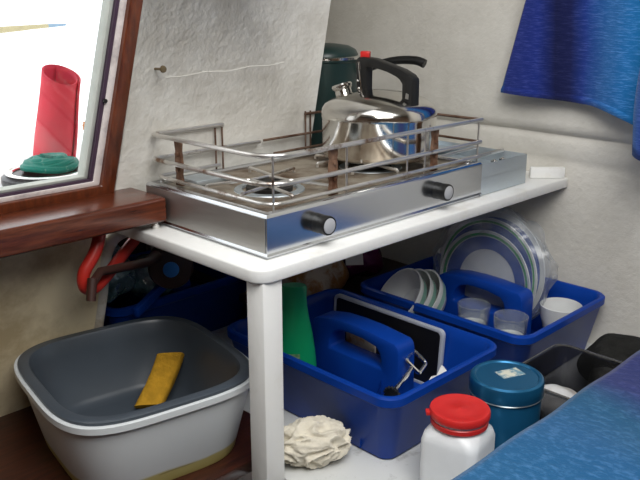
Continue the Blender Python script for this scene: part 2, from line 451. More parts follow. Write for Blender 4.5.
# window: wood frame > sash strip, seal, grey edge, pane
wb = (-.45, wall_y(.7), .7)
we = tag(bpy.data.objects.new('window_1', None), kind='structure'); we.location = wb; we['_base'] = list(wb); COL.objects.link(we)
def frame_loop(o, inset_r, inset_b, top=1.02):
    zb = .405 + inset_b
    return [(win_x(zb, -.051-inset_r), zb), (win_x(top, -.051-inset_r), top-inset_b), (-.82+inset_r, top-inset_b), (-.88+inset_r, zb)]
def wpart(name, a, b, h0, h1, mat, bev=.002):
    g = G(); g.ring_prism(frame_loop(0, *a), frame_loop(0, *b), h0, h1, fw, bev)
    o = part(name, g, mat, we); o['kind'] = 'structure'
wpart('window_frame', (.008, -.006), (.034, .024), -.014, .035, 'frame_wood', .003)
wpart('sash_strip', (.034, .024), (.046, .032), -.004, .03, 'sash', .001)
wpart('seal', (.046, .032), (.0525, .0365), -.001, .03, 'seal', 0)
wpart('sash_edge', (.0525, .0365), (.059, .0415), .006, .03, 'alu', .001)
g = G(); lp = frame_loop(0, .056, .041)
g.prism(lp, .016, .019, fw); o = part('pane', g, 'pane', we); o['kind'] = 'structure'
g = G(); g.box(-.30, -.244, -.004, .014, -.004, .012, .003, mat=at(0, wall_y(.437)-.006, .437)); o = part('catch', g, 'sash', we); o['kind'] = 'structure'
g = G(); c = fw(-.0645, .572, -.005); g.lathe([(0,-.002), (.0035,-.002), (.0035,.002), (0,.002)], c, 12, rotm('X', 90)); o = part('latch_hole', g, 'black', we); o['kind'] = 'structure'

# mahogany ledge beam under the window
g = G()
g.box(-1.5, -.004, .246, .353, .372, .4145, .006, 3)
single('wooden_beam', g, 'beam', (-.75,.29,.372), 'varnished red brown wooden beam running under the window to the stove end', 'beam')
# screw hook
nl = fw(.031, .617, 0)
t = thing('screw_hook', nl, 'small tarnished metal screw hook in the white wall above the stove', 'hook')
g = G(); g.tube([nl + Vector((0,.004,0)), nl + Vector((0,-.022,.001))], .0022, 8); part('shank', g, 'tarnish', t)
g = G(); g.lathe([(0,0), (.004,.0005), (.0062,.003), (.0055,.006), (0,.0075)], nl + Vector((0,-.020,.001)), 16, rotm('X', 90)); part('head', g, 'tarnish', t)

# ------------------------------------------------------------------ worktop
wt = thing('worktop', (.38,.2,0), 'white painted worktop on a square post, carrying the steel stove', 'worktop')
g = G()
poly = [(-.045, .360)] + [(-.045+.028-.028*math.cos(a), -.035+.028-.028*math.sin(a)) for a in [PI/2*k/6 for k in range(7)]] + [(.799, -.035), (.799, .775), (.414, .775), (.414, .338), (-.045, .338)][0:]
poly = [(-.045,.361)] + poly[1:8] + [(.829,-.035), (.829,.775), (.433,.775), (.433,.361)]
g.prism(poly, T-.0215, T, XYZ, .003); part('top', g, 'worktop', wt, angle=50)
g = G(); g.box(-.0345, .0035, -.0285, .0095, -.12, T-.021, .0025); part('leg', g, 'worktop', wt)
g = G(); g.box(-.037,.037,-.006,.006, T, T+.024, .003, mat=at(.792,-.004,0) @ rotm('Z', -45)); part('end_fiddle', g, 'worktop', wt)
g = G(); g.tube([(-.018,.265,T), (-.018,.265,T+.006)], .008, 12); g.sphere((-.018,.265,T+.007), .0065, sub=2); 
single('bolt_head', g, 'chrome', (-.018,.265,T), 'shiny bolt head on the white worktop beneath the beam end', 'bolt')

# ------------------------------------------------------------------ stove
W, D, H = .55, .313, .0690
st = thing('gas_stove', (.275,.155,T), 'two burner stainless steel gas stove with rusty fiddle rails on the white worktop', 'stove')
z0, z1 = T+.0002, T+H
g = G()
# shell: plinth, front panel set on it, rolled upper edge, open top
sec = [(.003,.003,z0), (.003,.003,z0+.004), (-.0018,-.0018,z0+.0045), (-.0018,-.0018,z0+.0055), (0,0,z0+.009), (0,0,z1-.0055), (.0006,.0006,z1-.0035), (.0025,.0025,z1-.0006), (.005,.005,z1), (.013,.013,z1), (.016,.016,z1-.003), (.016,.016,z1-.007)]
rings = [[Vector((x0, y0, z)), Vector((W-x0, y0, z)), Vector((W-x0, D-y0, z)), Vector((x0, D-y0, z))] for x0, y0, z in sec]
g.loft(rings, cap0=True); part('body', g, 'steel_f', st, angle=10)
g = G(); g.box(-.0012, -.0002, .003, D-.003, z0+.0095, z1-.0058, 0); part('side_panel', g, 'steel_dull', st)
g = G()
def topf(u, v):
    x, y = .0155 + u*(W-.031), .0155 + v*(D-.031)
    z = z1-.007
    for cx in (.145, .405):
        d = math.hypot(x-cx, y-.157); z -= .006*max(0, 1-(d/.085)**4)
    return Vector((x, y, z + .0006*noise.noise(Vector((x*20, y*20, 0)))))
g.grid(60, 36, topf); part('top_plate', g, 'stove_top', st, 'burnt brown stained top plate')
for cx in (.145, .405):
    c = (cx, .157, z1-.013)
    b = None
    g = G(); g.lathe([(.062,0), (.060,.003), (.048,.004), (.046,.0), (.0,.0)], c, 36); b = part('drip_ring', g, 'steel_tray', st)
    g = G(); g.lathe([(.040,.0), (.040,.008), (.036,.011), (.030,.011), (.028,.014), (.006,.015), (0,.015)], c, 30); part('burner', g, 'burner', st)
    zt = z1 + .004
    for k, (sx, sy) in enumerate(((1,0), (-1,0), (0,1), (0,-1))):
        g = G()
        if sx:
            x0 = cx + sx*.022; x1 = cx + sx*.100
            g.tube([(x1, .157-.045, zt-.008), (x1, .157-.045, zt), (x0, .157-.028, zt), (x0, .157+.028, zt), (x1, .157+.045, zt), (x1, .157+.045, zt-.008)], .0030, 8, corner=.008)
        else:
            y0 = .157 + sy*.024; y1 = .157 + sy*.105
            g.tube([(cx-.045, y1, zt-.008), (cx-.045, y1, zt), (cx-.028, y0, zt), (cx+.028, y0, zt), (cx+.045, y1, zt), (cx+.045, y1, zt-.008)], .0030, 8, corner=.008)
        part('pan_support', g, 'rod', st)
    if cx < .2:
        g = G(); g.box(.05, .125, .235, .285, z1-.005, z1+.0045, .0015, mat=None); part('pilot_cover', g, 'steel_tray', st)
for kx in (.106, .411):
    m = at(kx, 0, T+.0365) @ rotm('X', 90)
    g = G(); g.lathe([(.0,.0), (.0150,.0), (.0155,.004), (.0140,.008), (.0150,.012), (.0155,.023), (.0148,.025), (.0128,.025), (.0125,.0235), (0,.0235)], (0,0,0), 32, m)
    kn = part('control_knob', g, 'black', st)
    g = G(); g.lathe([(0,.0235), (.0122,.0235), (.0122,.0255), (.0113,.0260), (0,.0260)], (0,0,0), 32, m)
    part('knob_cap', g, 'knob_cap', kn)
for sx_, sz_ in ((.19,.4), ):
    pass
# fiddle rails: each rod a bent bar of its own
RZ = (.5055, .4625, .4335)
xl, xr, yf, yb = .027, .573, .022, .328
def bent(pts, cs):
    P = [Vector(p) for p in pts]; out = [P[0]]
    for i in range(1, len(P)-1):
        out += fillet([P[i-1], P[i], P[i+1]], cs[i-1] if isinstance(cs, (list, tuple)) else cs, 7)[1:-1]
    return out + [P[-1]]
def rail(pts, r, mat='rod', corner=.028):
    g = G(); g.tube(bent(pts, corner), r, 10); return part('fiddle_rail', g, mat, st)
rail([(.183,yb,RZ[0]), (xl,yb,RZ[0]), (xl,yf,RZ[0]), (xr,yf,RZ[0])], .0041, 'rod', (.016,.055))
rail([(xr,yf,RZ[0]), (xr,yb,RZ[0]-.002), (.395,yb,RZ[0]-.002)], .0028, 'rust_rod')
rail([(.275,yb+.003,RZ[1]-.001), (xl,yb+.003,RZ[1]), (xl,yf,RZ[1]), (xr,yf,RZ[1])], .0040, 'rod', (.016,.055))
rail([(.285,yb+.003,RZ[1]), (xr,yb+.003,RZ[1]), (xr,yf,RZ[1])], .0026, 'rust_rod')
rail([(.165,yb-.01,RZ[2]), (xl+.001,yb-.01,RZ[2]), (xl+.001,yf,RZ[2]), (xr,yf,RZ[2])], .0034, 'rod', (.016,.03))
rail([(.30,yb-.01,RZ[2]+.003), (.47,yb-.01,RZ[2]+.003)], .0026, 'rust_rod')
for x, y in ((.035,yf+.002), (.196,yf+.003), (.352,yf+.003), (.402,yf+.003), (xr-.006,yf+.002), (.166,yb+.002), (.182,yb+.002), (.398,yb+.002), (.412,yb+.002)):
    g = G(); g.tube([(x,y,z1-.006), (x,y,RZ[0]+.003)], .0018, 8); part('upright', g, 'rust_rod' if y > .2 else 'rod', st)
def bracket(x, y, along):
    g = G()
    pts = [(-.009,-.004), (.009,-.004), (.009,.004), (-.009,.004)]
    rings = []
    for k in range(9):
        z = z1-.004 + (RZ[0]-.002-z1+.004)*k/8; w = .75 + .25*abs(math.cos(k*PI/4)) + random.uniform(-.04,.04)
        if k in (0, 8): w = 1
        rings.append([Vector((x + (u*w if along == 'x' else v*.7), y + (v*.7 if along == 'x' else u*w), z)) for u, v in pts])
    g.loft(rings, True, True)
    for k in (.3, .65):
        z = z1 + (RZ[0]-z1)*k
        g.lathe([(0,0), (.004,0), (.004,.003), (0,.004)], (x - (.003 if along == 'y' else 0), y - (.003 if along == 'x' else 0), z), 10, rotm('X', 90) if along == 'x' else rotm('Y', -90))
    part('rail_bracket', g, 'rust', st)
bracket(xl+.0085, .262, 'y'); bracket(.170, yf+.0085, 'x'); bracket(.437, yf+.0085, 'x')
# folded steel tray on the right end
g = G()
x0, x1, y0, y1 = .5525, .716, .002, .235
g.box(x0, x1, y0, y0+.0025, T+.001, T+.062, .0008); g.box(x1-.0025, x1, y0, y1, T+.001, T+.062, .0008)
g.box(x0, x1, y1-.0025, y1, T+.001, T+.066, .0008); g.box(x0, x1, y0, y1, T+.034, T+.036)
g.box(x0, x1, y1-.04, y1, T+.050, T+.0525, .0005)
tr = thing('steel_tray', (.634,.1,T), 'grey folded steel side tray at the right end of the stove', 'tray')
part('tray', g, 'steel_tray', tr)
g = G(); g.tube([(x0+.004,.055,T+.064), (x1-.01,.055,T+.064)], .004, 10); g.tube([(x0+.004,.105,T+.064), (x1-.03,.105,T+.066)], .003, 10); part('bar', g, 'rod', tr)
for q in (.610,.640):
    g = G(); g.lathe([(0,0), (.0035,0), (.003,.002), (0,.003)], (q,.012,T+.0615), 10); g.box(q-.004,q+.004,.004,.018,T+.058,T+.0615); part('rivet', g, 'chrome', tr)

# ------------------------------------------------------------------ kettle
kc = Vector((.43,.160,0)); kz = z1+.0075
kt = thing('kettle', (kc.x,kc.y,kz), 'polished steel whistling kettle with black handle on the right hand burner', 'kettle')
g = G()
g.lathe([(0,.0), (.094,0), (.102,.002), (.1075,.007), (.109,.012), (.1095,.074), (.1105,.0765), (.1108,.083), (.1090,.092), (.104,.100), (.090,.110), (.066,.1185), (.040,.1235), (.014,.1255), (0,.126)], (kc.x,kc.y,kz), 64)
part('body', g, 'kettle', kt, angle=50)
d = Vector((-.10,-.995,0)); side = Vector((.995,-.10,0)); ds = Vector((.20,-.98,0))
def kp(a, z, s=0): return Vector((kc.x + d.x*a + side.x*s, kc.y + d.y*a + side.y*s, kz + z))
# spout: short wide neck leaning away from the handle, with a hinged cap
sp0 = Vector((kc.x - ds.x*.072, kc.y - ds.y*.072, kz + .092)); axis = (-ds*.34 + Vector((0,0,1))).normalized()
rm = axis.to_track_quat('Z', 'Y').to_matrix().to_4x4()
g = G(); g.lathe([(.0190,0), (.0170,.016), (.0162,.030), (.0182,.0330), (.0195,.0345), (.0195,.0360)], sp0, 32, rm); sp = part('spout', g, 'kettle', kt)
g = G(); g.lathe([(.0200,.0365), (.0205,.0390), (.019,.0420), (.008,.0430), (0,.0430)], sp0, 32, rm, cap0=True); part('spout_cap', g, 'kettle', sp)
# handle as one arched flat bar: front post, top bar, rear leg
out = [(-.054,.108), (-.057,.176), (-.054,.183), (-.046,.186), (-.010,.184), (.030,.176), (.064,.169), (.086,.161), (.095,.153), (.096,.084)]
inn = [(-.030,.114), (-.030,.150), (-.030,.162), (-.026,.167), (-.010,.1675), (.026,.162), (.052,.155), (.062,.150), (.069,.143), (.070,.100)]
g = G()
g.prism([p for p in out] + [p for p in reversed(inn)], -.0105, .0105, lambda u, v, h: kp(u, v, h), .003)
ha = part('handle', g, 'black', kt)
g = G(); g.box(-.009,.009,-.007,.007,0,.013,.002, mat=at(*kp(-.041,.183)) @ rotm('Z', -63)); part('whistle_button', g, 'red_plastic', ha, 'red button')
g = G(); g.tube([kp(-.046,.176,-.0115), kp(-.036,.115,-.0125)], .0022, 8); part('lever_rod', g, 'chrome', ha)
for a, z in ((-.050,.140), (-.046,.126)):
    g = G(); g.sphere(kp(a,z,-.0105), .003, sub=2); part('rivet', g, 'chrome', ha)
g = G(); g.prism([(.080,.118), (.088,.117), (.089,.126), (.082,.128)], -.0117, -.0108, lambda u, v, h: kp(u, v, h)); part('worn_patch', g, 'steel_dull', ha)

# dark green pot behind
pc = Vector((.588,.468,T))
pt = thing('cooking_pot', pc, 'tall dark green enamel pot with lid standing behind the kettle', 'pot')
g = G(); g.lathe([(0,.001), (.070,.001), (.078,.008), (.080,.02), (.080,.230), (.083,.233), (.083,.237), (.080,.238)], pc, 48); part('body', g, 'green_enamel', pt)
g = G(); g.lathe([(.0795,.236), (.0845,.237), (.0845,.242), (.080,.244)], pc, 48); part('rim', g, 'chrome', pt)
g = G(); g.lathe([(.0800,.2425), (.0795,.247), (.074,.257), (.058,.265), (.03,.269), (0,.270)], pc, 48); part('lid', g, 'green_enamel', pt)
g = G(); hs = pc + Vector((.056,-.060,.213))
g.box(-.012,.012,-.008,.008,-.02,.012,.003, mat=at(*hs)); part('handle_bracket', g, 'tarnish', pt)
g = G(); g.tube([hs + Vector((.004,-.006,-.006)), hs + Vector((.012,-.030,.006)), hs + Vector((.020,-.070,.020)), hs + Vector((.030,-.110,.025)), hs + Vector((.037,-.140,.024)), hs + Vector((.041,-.156,.018))], [.008,.010,.0115,.0125,.013,.010], 12, corner=.02)
ph = part('handle', g, 'black', pt)

# ------------------------------------------------------------------ cleaning caddies
def caddy(cx, cy, label, hx=.158, hy=.214, hz=.130, rot=0, divz=.152, dl=.125, dw=.026):
    base = (cx, cy, .0005)
    t = thing('carry_caddy', base, label, 'caddy', 'blue carry caddies under the worktop')
    g = G()
    Rr = .035
    S = [(-.030,.0,.0), (-.026,-.0,.004), (-.006,0,hz-.022), (-.004,0,hz-.020), (0,0,hz-.016), (0,0,hz-.003), (-.003,0,hz), (-.008,0,hz), (-.012,0,hz-.004), (-.016,0,hz-.022), (-.032,0,.008), (-.040,0,.005)]
    g.loft([rrect(hx+o, hy+o, max(.012, Rr+o*.5), z+base[2], 8, (cx,cy)) for o, _, z in S], True, True)
    part('tray', g, 'blue_plastic', t, angle=40)
    # centre wall with an arched carrying handle
    g = G()
    def prof(l, top, x):  # outline of the wall in (y, z), open handle slot
        pass
    dn = dl - .008
    o = [(-dn,.006), (-dn,.06), (-dn+.001,divz-.018), (-dn+.004,divz-.006), (-dn+.012,divz), (-dl*.35,divz+.006), (0,divz+.007), (dl*.35,divz+.005), (dl-.040,divz-.003), (dl-.028,divz-.010), (dl-.022,divz-.025), (dl-.018,.06), (dl-.018,.006), (0,.006)]
    a, b = -dl+.050, dl-.072
    i = [(a,.095), (a,.099), (a,divz-.042), (a+.004,divz-.029), (a+.012,divz-.020), (a*.4,divz-.014), (0,divz-.013), (b*.4,divz-.014), (b-.014,divz-.020), (b-.006,divz-.029), (b,divz-.042), (b,.099), (b,.095), (0,.094)]
    g.ring_prism(o, i, -dw, dw, lambda u, v, h: Vector((cx + h*(1.0 if v < .06 else .92), cy + u, v + base[2])), .005)
    part('handle', g, 'blue_plastic', t)
    # low curved inner wall closing the front pocket
    g = G()
    g.grid(16, 5, lambda u, v: Vector((cx - dw - (hx-dw-.022)*u, cy - dl + .045 - .05*math.sin(u*PI*.5), .006 + .070*v + base[2])))
    part('pocket_wall', g, 'blue_plastic', t)
    return t
c1 = caddy(.283, .072, 'blue plastic carry caddy nearest the viewer, holding the green bottle and black board')
c2 = caddy(.650, .052, 'blue plastic carry caddy against the hull, holding the plates and glasses', hx=.169, divz=.152, dw=.026, dl=.125)
c3 = caddy(.21, .640, 'dark blue plastic caddy behind the washing up basins in the locker', hx=.19, hy=.15)

# caddy 1 contents
bp = Vector((.193,.150,.0065))
bt = thing('detergent_bottle', bp, 'green plastic detergent bottle standing in the nearest blue caddy behind the post', 'bottle')
g = G()
def oval(rx, ry, z, off=0): return [bp + Vector((rx*math.cos(a)*.72 + ry*math.sin(a)*.69*0 + off*.0, 0, z)) + Vector((0, ry*math.sin(a), 0)) for a in [2*PI*k/32 for k in range(32)]]
mrot = at(*bp) @ rotm('Z', -45) @ at(*(-bp))
rr = []
for w, z in ((.034,0), (.038,.004), (.0405,.03), (.0400,.07), (.0375,.100), (.0325,.135), (.0265,.165), (.0235,.185), (.0225,.200), (.0225,.205), (.0235,.222), (.021,.226)):
    rr.append([mrot @ (bp + Vector((w*1.02*math.cos(a), w*.62*math.sin(a), z))) for a in [2*PI*k/32 for k in range(32)]])
g.loft(rr, True, True); part('body', g, 'green_bottle', bt)
g = G()
g.grid(10, 6, lambda u, v: mrot @ (bp + Vector((.0412*1.02*math.cos(PI*1.5 - 1.0 + 1.25*u), .0412*.62*math.sin(PI*1.5 - 1.0 + 1.25*u), .035 + .065*v)))); part('label', g, 'bottle_label', bt)

bb = (.413,.115,.009)
t = thing('chopping_board', bb, 'black board with rounded grey edge leaning in the nearest blue caddy', 'board')
mm = at(.4075,.115,.009) @ rotm('Y', 4)
Lh = .143
lp = [(p.x, p.y) for p in rrect(Lh, .062, .012, 0, 5)]
li = [(p.x, p.y) for p in rrect(Lh-.007, .055, .008, 0, 5)]
fb = lambda u, v, h: mm @ Vector((h, u, v + .058))
g = G(); g.ring_prism(lp, li, -.005, .005, fb, .0015); part('edge', g, 'grey_trim', t, 'pale grey edge')
g = G(); g.prism(li, -.0035, .0035, fb); part('panel', g, 'slate', t)

# chrome can opener lying in the front pocket
co = Vector((.262,-.085,.05))
t = thing('can_opener', (co.x,co.y,.006), 'metal can opener with square loop sticking up in the nearest blue caddy', 'opener')
a0 = Vector((.208,-.080,.100)); a1 = Vector((.284,-.058,.112))
dv = (a1-a0).normalized(); vw = Vector((.72,.62,-.31)); pv = dv.cross(vw).normalized(); uv = pv.cross(dv)
g = G(); g.tube([a0 - dv*.06 + Vector((0,0,-.03)), a0, a0 + dv*.022, a0 + dv*.045, a1 - dv*.01], [.004,.0045,.0035,.005,.0038], 10); part('shaft', g, 'chrome', t)
g = G()
sq = [(-.004,-.016), (.030,-.016), (.030,.016), (-.004,.016)]
g.tube([a1 + dv*u + pv*v for u, v in sq], .0038, 8, closed=True, corner=.006); part('loop', g, 'chrome', t)
g = G()
m = at(*(a0 - dv*.012)) @ dv.to_track_quat('Z','Y').to_matrix().to_4x4()
ring = []
for k in range(28):
    r = .015 if k % 2 else .012; ring.append((r*math.cos(2*PI*k/28), r*math.sin(2*PI*k/28)))
g.prism(ring, -.003, .003, lambda u, v, h: m @ Vector((u, v, h))); part('gear_wheel', g, 'winch', t)
g = G(); g.grid(10, 8, lambda u, v: Vector((.300 + .045*u, -.105 + .030*v, .075 + .018*u + .005*math.sin(u*9+v*5))))
single('paper_scrap', g, 'paper', (.30,-.09,.04), 'scrap of white paper beside the can opener in the nearest caddy', 'paper')
g = G(); g.box(.333,.338,.075,.150,.03,.118,.001)
single('card_packet', g, 'packet_brown', (.335,.11,.03), 'small brown card packet seen through the handle of the nearest caddy', 'packet')

# caddy 2 contents: plates standing on edge in a clear bag, bowls, glasses, cup
def plate_geo(r, z=.0):
    return [(0,0), (r*.60,0), (r*.66,.003), (r*.97,.014), (r,.0165), (r*.995,.0185), (r*.96,.0170), (r*.66,.0065), (r*.60,.0035), (0,.0035)]
def band(r, a, b): # a ring of glaze just proud of the plate's rim
    za = .0065 + (.0170-.0065)*(a-.66)/.30; zb = .0065 + (.0170-.0065)*(b-.66)/.30
    return [(r*a, za+.0007), (r*b, zb+.0007)]
face = rotm('Y', -90)                       # eating side towards the cabin
def plate(x, y, z, r, tilt, label, bands):
    m = at(x, y, z) @ rotm('Y', tilt) @ face
    t = thing('plate', (x, y, z-r), label, 'plate', 'plates standing in the clear plastic bag')
    g = G(); g.lathe(plate_geo(r), (0,0,0), 56, m); part('dish', g, 'china', t)
    for a, b, mt in bands:
        g = G(); g.lathe(band(r, a, b), (0,0,0), 56, m); part('glaze_band', g, mt, t)
plate(.694,.063,.134,.115,6,'white plate with wide blue and green rim, foremost in the plastic bag', [(.62,.87,'plate_blue'), (.89,.94,'plate_green')])
plate(.711,.068,.147,.125,6,'larger plate with blue band and green edge, second in the plastic bag', [(.72,.90,'plate_blue'), (.91,.95,'plate_green')])
plate(.732,.066,.154,.128,7,'pale plate with blue rim at the back of the plastic bag', [(.80,.9,'plate_blue')])
g = G()
def bagf(i, j):
    a = 2*PI*i; q = [(-1,.0), (-1,.55), (-.95,.90), (-.45,1.05), (.3,1.07), (.9,.98), (1,.6), (1,.0)]
    k = j*(len(q)-1); n0 = min(int(k), len(q)-2); t = k-n0
    w = q[n0][0]*(1-t)+q[n0+1][0]*t; r = q[n0][1]*(1-t)+q[n0+1][1]*t
    cr = 1 + .07*noise.noise(Vector((math.cos(a)*2.2, math.sin(a)*2.2, w)))*2 + .03*noise.noise(Vector((math.cos(a)*7, math.sin(a)*7, w*2)))
    R = .129*r*cr
    zz = .155 + R*math.sin(a); yy = .070 + R*math.cos(a)*1.06
    if zz < .02: zz = .02 + (zz-.02)*.1
    return Vector((.716 + .040*w + (zz-.15)*.10 + .006*noise.noise(Vector((yy*25, zz*25, 2))), yy, min(zz, .333)))
g.grid(72, 22, bagf)
single('plastic_bag', g, 'bag', (.722,.043,.012), 'crumpled clear plastic bag wrapped round the plates in the far caddy', 'bag', angle=70)

def bowl(off, label):
    # stacked on their sides, mouths facing the post
    c = Vector((.512,.158,.118)) + Vector((.034,-.020,-.006))*off
    ax = Vector((-.72,.30,.60)).normalized(); m = at(*c) @ ax.to_track_quat('Z','Y').to_matrix().to_4x4()
    t = thing('bowl', c - Vector((0,0,.07)), label, 'bowl', 'bowls stacked on their sides')
    r = .066
    g = G(); g.lathe([(0,-.042), (.032,-.042), (.042,-.037), (.057,-.018), (r,.006), (r+.001,.010), (r-.002,.010), (.054,-.014), (.039,-.032), (0,-.035)], (0,0,0), 48, m); part('dish', g, 'china', t)
    g = G(); g.lathe([(.0590,-.016), (.0640,-.002)], (0,0,0), 48, m); part('glaze_band', g, 'bowl_green', t)
bowl(0, 'white bowl lying on its side, open mouth showing, in front of the bagged plates')
bowl(.55, 'second bowl of the sideways stack, pale green band showing behind the first')
bowl(1.1, 'third and hindmost bowl of the sideways stack, nearest the far caddy handle')

def tumbler(x, y, label, z=.045, h=.085, r=.034):
    b = (x, y, z)
    g = G(); g.lathe([(0,0), (r*.78,0), (r*.80,.003), (r,h), (r-.0015,h+.001), (r-.003,h), (r*.80-.003,.008), (0,.007)], b, 36)
    t = thing('drinking_glass', b, label, 'glass', 'drinking glasses in the far caddy'); part('glass', g, 'glass', t)
    g = G(); g.lathe([(0,.009), (r*.80-.004,.009), (r*.92-.004,h*.52), (0,h*.52)], b, 30); part('paper_lining', g, 'paper', t)
tumbler(.566,.010,'clear drinking glass under the far caddy handle, left one of the pair')
tumbler(.565,-.078,'clear drinking glass near the front corner of the far caddy, right one of the pair')
g = G(); b = (.716,-.104,.046); g.lathe([(0,0), (.026,0), (.030,.006), (.040,.045), (.043,.072), (.0415,.073), (.039,.066), (.028,.010), (0,.007)], b, 40)
single('cup', g, 'china', b, 'plain white cup in the right front corner of the far caddy', 'cup')

# ------------------------------------------------------------------ washing up basins (grey one nested in the white one)
bc = (-.094,.238); brot = -.165
def basin(name, mat, label, w, d, h, zb, floor, taper, lipw):
    base = (bc[0], bc[1], zb)
    E_ = 3.9
    S = [(taper,.0), (taper*.92,.006), (.010,h-.030), (.008,h-.014), (-.004*0,h-.012), (0,h-.002), (.003,h), (lipw,h-.001), (lipw+.003,h-.006), (lipw+.006,h-.03), (taper-.006,.020), (taper+.004,.010), (taper+.018,floor)]
    g = G()
    g.loft([superell(w-2*o, d-2*o, E_ if k < 10 else 3.6, zb+z, bc, brot) for k, (o, z) in enumerate(S)], True, True)
    return base, g
base, g = basin('washing_up_basin', 'basin_white', '', .346, .362, .142, .0005, .006, .036, .006)
single('washing_up_basin', g, 'basin_white', base, 'white washing up basin with yellowed foot, outer one of the nested pair', 'basin', 'nested washing up basins', angle=50)
base, g = basin('washing_up_basin', 'basin_grey', '', .334, .350, .1355, .0125, .006, .045, .016)
tag(finish('washing_up_basin', g, 'basin_grey', base, angle=50), 'dark grey washing up basin nested inside the white one beside the post', 'basin', 'nested washing up basins')
# mustard cloth standing folded against the basin's far side
g = G()
def clothf(i, j):
    a, b = Vector((-.044,.283,.026)), Vector((.024,.304,.098))
    p = a.lerp(b, j); side_ = Vector((.72,-.69,.05)).normalized(); nrm = (b-a).cross(side_).normalized()
    th = 2*PI*i
    return p + side_*.025*math.copysign(abs(math.cos(th))**.5, math.cos(th)) + nrm*(.015*math.copysign(abs(math.sin(th))**.6, math.sin(th)) + .008*math.sin(j*PI) + .003*noise.noise(p*60))
g.grid(33, 14, clothf)
bmesh.ops.holes_fill(g.bm, edges=[e for e in g.bm.edges if e.is_boundary])
single('sponge_cloth', g, 'sponge', (-.035,.29,.024), 'folded mustard yellow sponge cloth propped inside the grey basin', 'cloth', angle=60)

# ------------------------------------------------------------------ front row: jar, tin, box, rag
jb = Vector((.172,-.236,.0005))
JS = 1.05
jt = thing('storage_jar', jb, 'square white plastic jar with red screw lid in front of the nearest caddy', 'jar')
g = G(); jr = math.radians(12)
S = [(.040,.010,0), (.043,.014,.004), (.044,.015,.02), (.044,.015,.092), (.042,.020,.104), (.037,.030,.112), (.035,.0345,.116), (.034,.0335,.120)]
g.loft([rrect(a*JS, a*JS, min(r, a-.0005)*JS, jb.z+z, 6, (jb.x,jb.y), jr) for a, r, z in S], True, True); part('body', g, 'white_plastic', jt)
g = G(); g.lathe([(.0420,.1165), (.0435,.118), (.0435,.124), (.0420,.1255), (.036,.126)], jb, 48, cap0=True); lid = part('lid', g, 'red_plastic', jt)
g = G(); g.lathe([(.0415,.1255), (.0415,.1295)], jb, 48); part('lid_gap', g, 'white_plastic', lid)
g = G(); g.lathe([(.041,.1290), (.0452,.1300), (.0458,.1315), (.0458,.139), (.0442,.1415), (.039,.1418), (.036,.1405), (.005,.1400), (.003,.1412), (0,.1414)], jb, 48)
g.box(-.006,.006,-.004,.004,-.003,.003,.001, mat=at(jb.x-.0335, jb.y+.0335, jb.z+.134) @ rotm('Z', 45)); part('lid_top', g, 'red_plastic', lid)

tb = Vector((.303,-.234,.0005))
tt = thing('tin_canister', tb, 'round metallic blue tin with a worn label on its lid', 'tin')
g = G(); g.lathe([(0,0), (.055,0), (.0565,.003), (.0565,.120), (.0560,.121)], tb, 56); part('body', g, 'tin', tt)
g = G(); g.lathe([(.0565,.1195), (.0590,.1205), (.0600,.1215), (.0590,.1230)], tb, 56); part('bead', g, 'tin_rim', tt)
g = G(); g.lathe([(.0585,.1215), (.0592,.123), (.0592,.143), (.0580,.147), (.0545,.1495), (.051,.1490), (.049,.1470), (.020,.1465), (0,.1465)], tb, 56); part('lid', g, 'tin', tt)
g = G(); g.box(-.021,.021,-.013,.013,0,.0006, mat=at(tb.x+.012,tb.y+.002,tb.z+.1466) @ rotm('Z', -22)); part('label', g, 'label', tt)

g = G(); xb, yb2 = .475, -.262
S = [(.078,.062,.018,.0), (.086,.070,.02,.006), (.092,.076,.022,.100), (.098,.082,.026,.101), (.098,.082,.026,.104), (.091,.075,.022,.104), (.089,.073,.02,.098), (.083,.067,.018,.007), (.07,.055,.015,.004)]
g.loft([rrect(a, b, r, .0005+z, 8, (xb,yb2)) for a, b, r, z in S], True, True)
bx = thing('storage_box', (xb,yb2,.0005), 'clear plastic box, tinted dark for the shade inside, between the blue tin and the settee', 'box')
part('box', g, 'box', bx)
g = G(); g.tube(rrect(.0965,.0805,.026,.1035, 8, (xb,yb2)), .0026, 8, closed=True); part('rim', g, 'box_rim', bx)
def crumple(c, sc, amp, f, seed, flat=None):
    def fn(p):
        q = p + Vector((noise.noise(p*f + Vector((seed,0,0))), noise.noise(p*f + Vector((0,seed,7))), noise.noise(p*f + Vector((3,0,seed)))))*amp
        if flat is not None and q.z < flat: q.z = flat
        return q
    g = G(); g.sphere(c, 1, sc, 4, fn); return g
g = crumple((.452,-.255,.040), (.052,.046,.033), .012, 22, 4, -.033)
single('food_packet', g, 'packet_beige', (.452,-.255,.006), 'crumpled pale food packet inside the clear box by the tin', 'packet')
g = crumple((.685,-.262,.050), (.098,.080,.052), .014, 14, 9, -.049)
single('cloth_bundle', g, 'black_cloth', (.685,-.262,.0), 'rumpled black cloth bundle by the hull right of the far caddy', 'cloth')

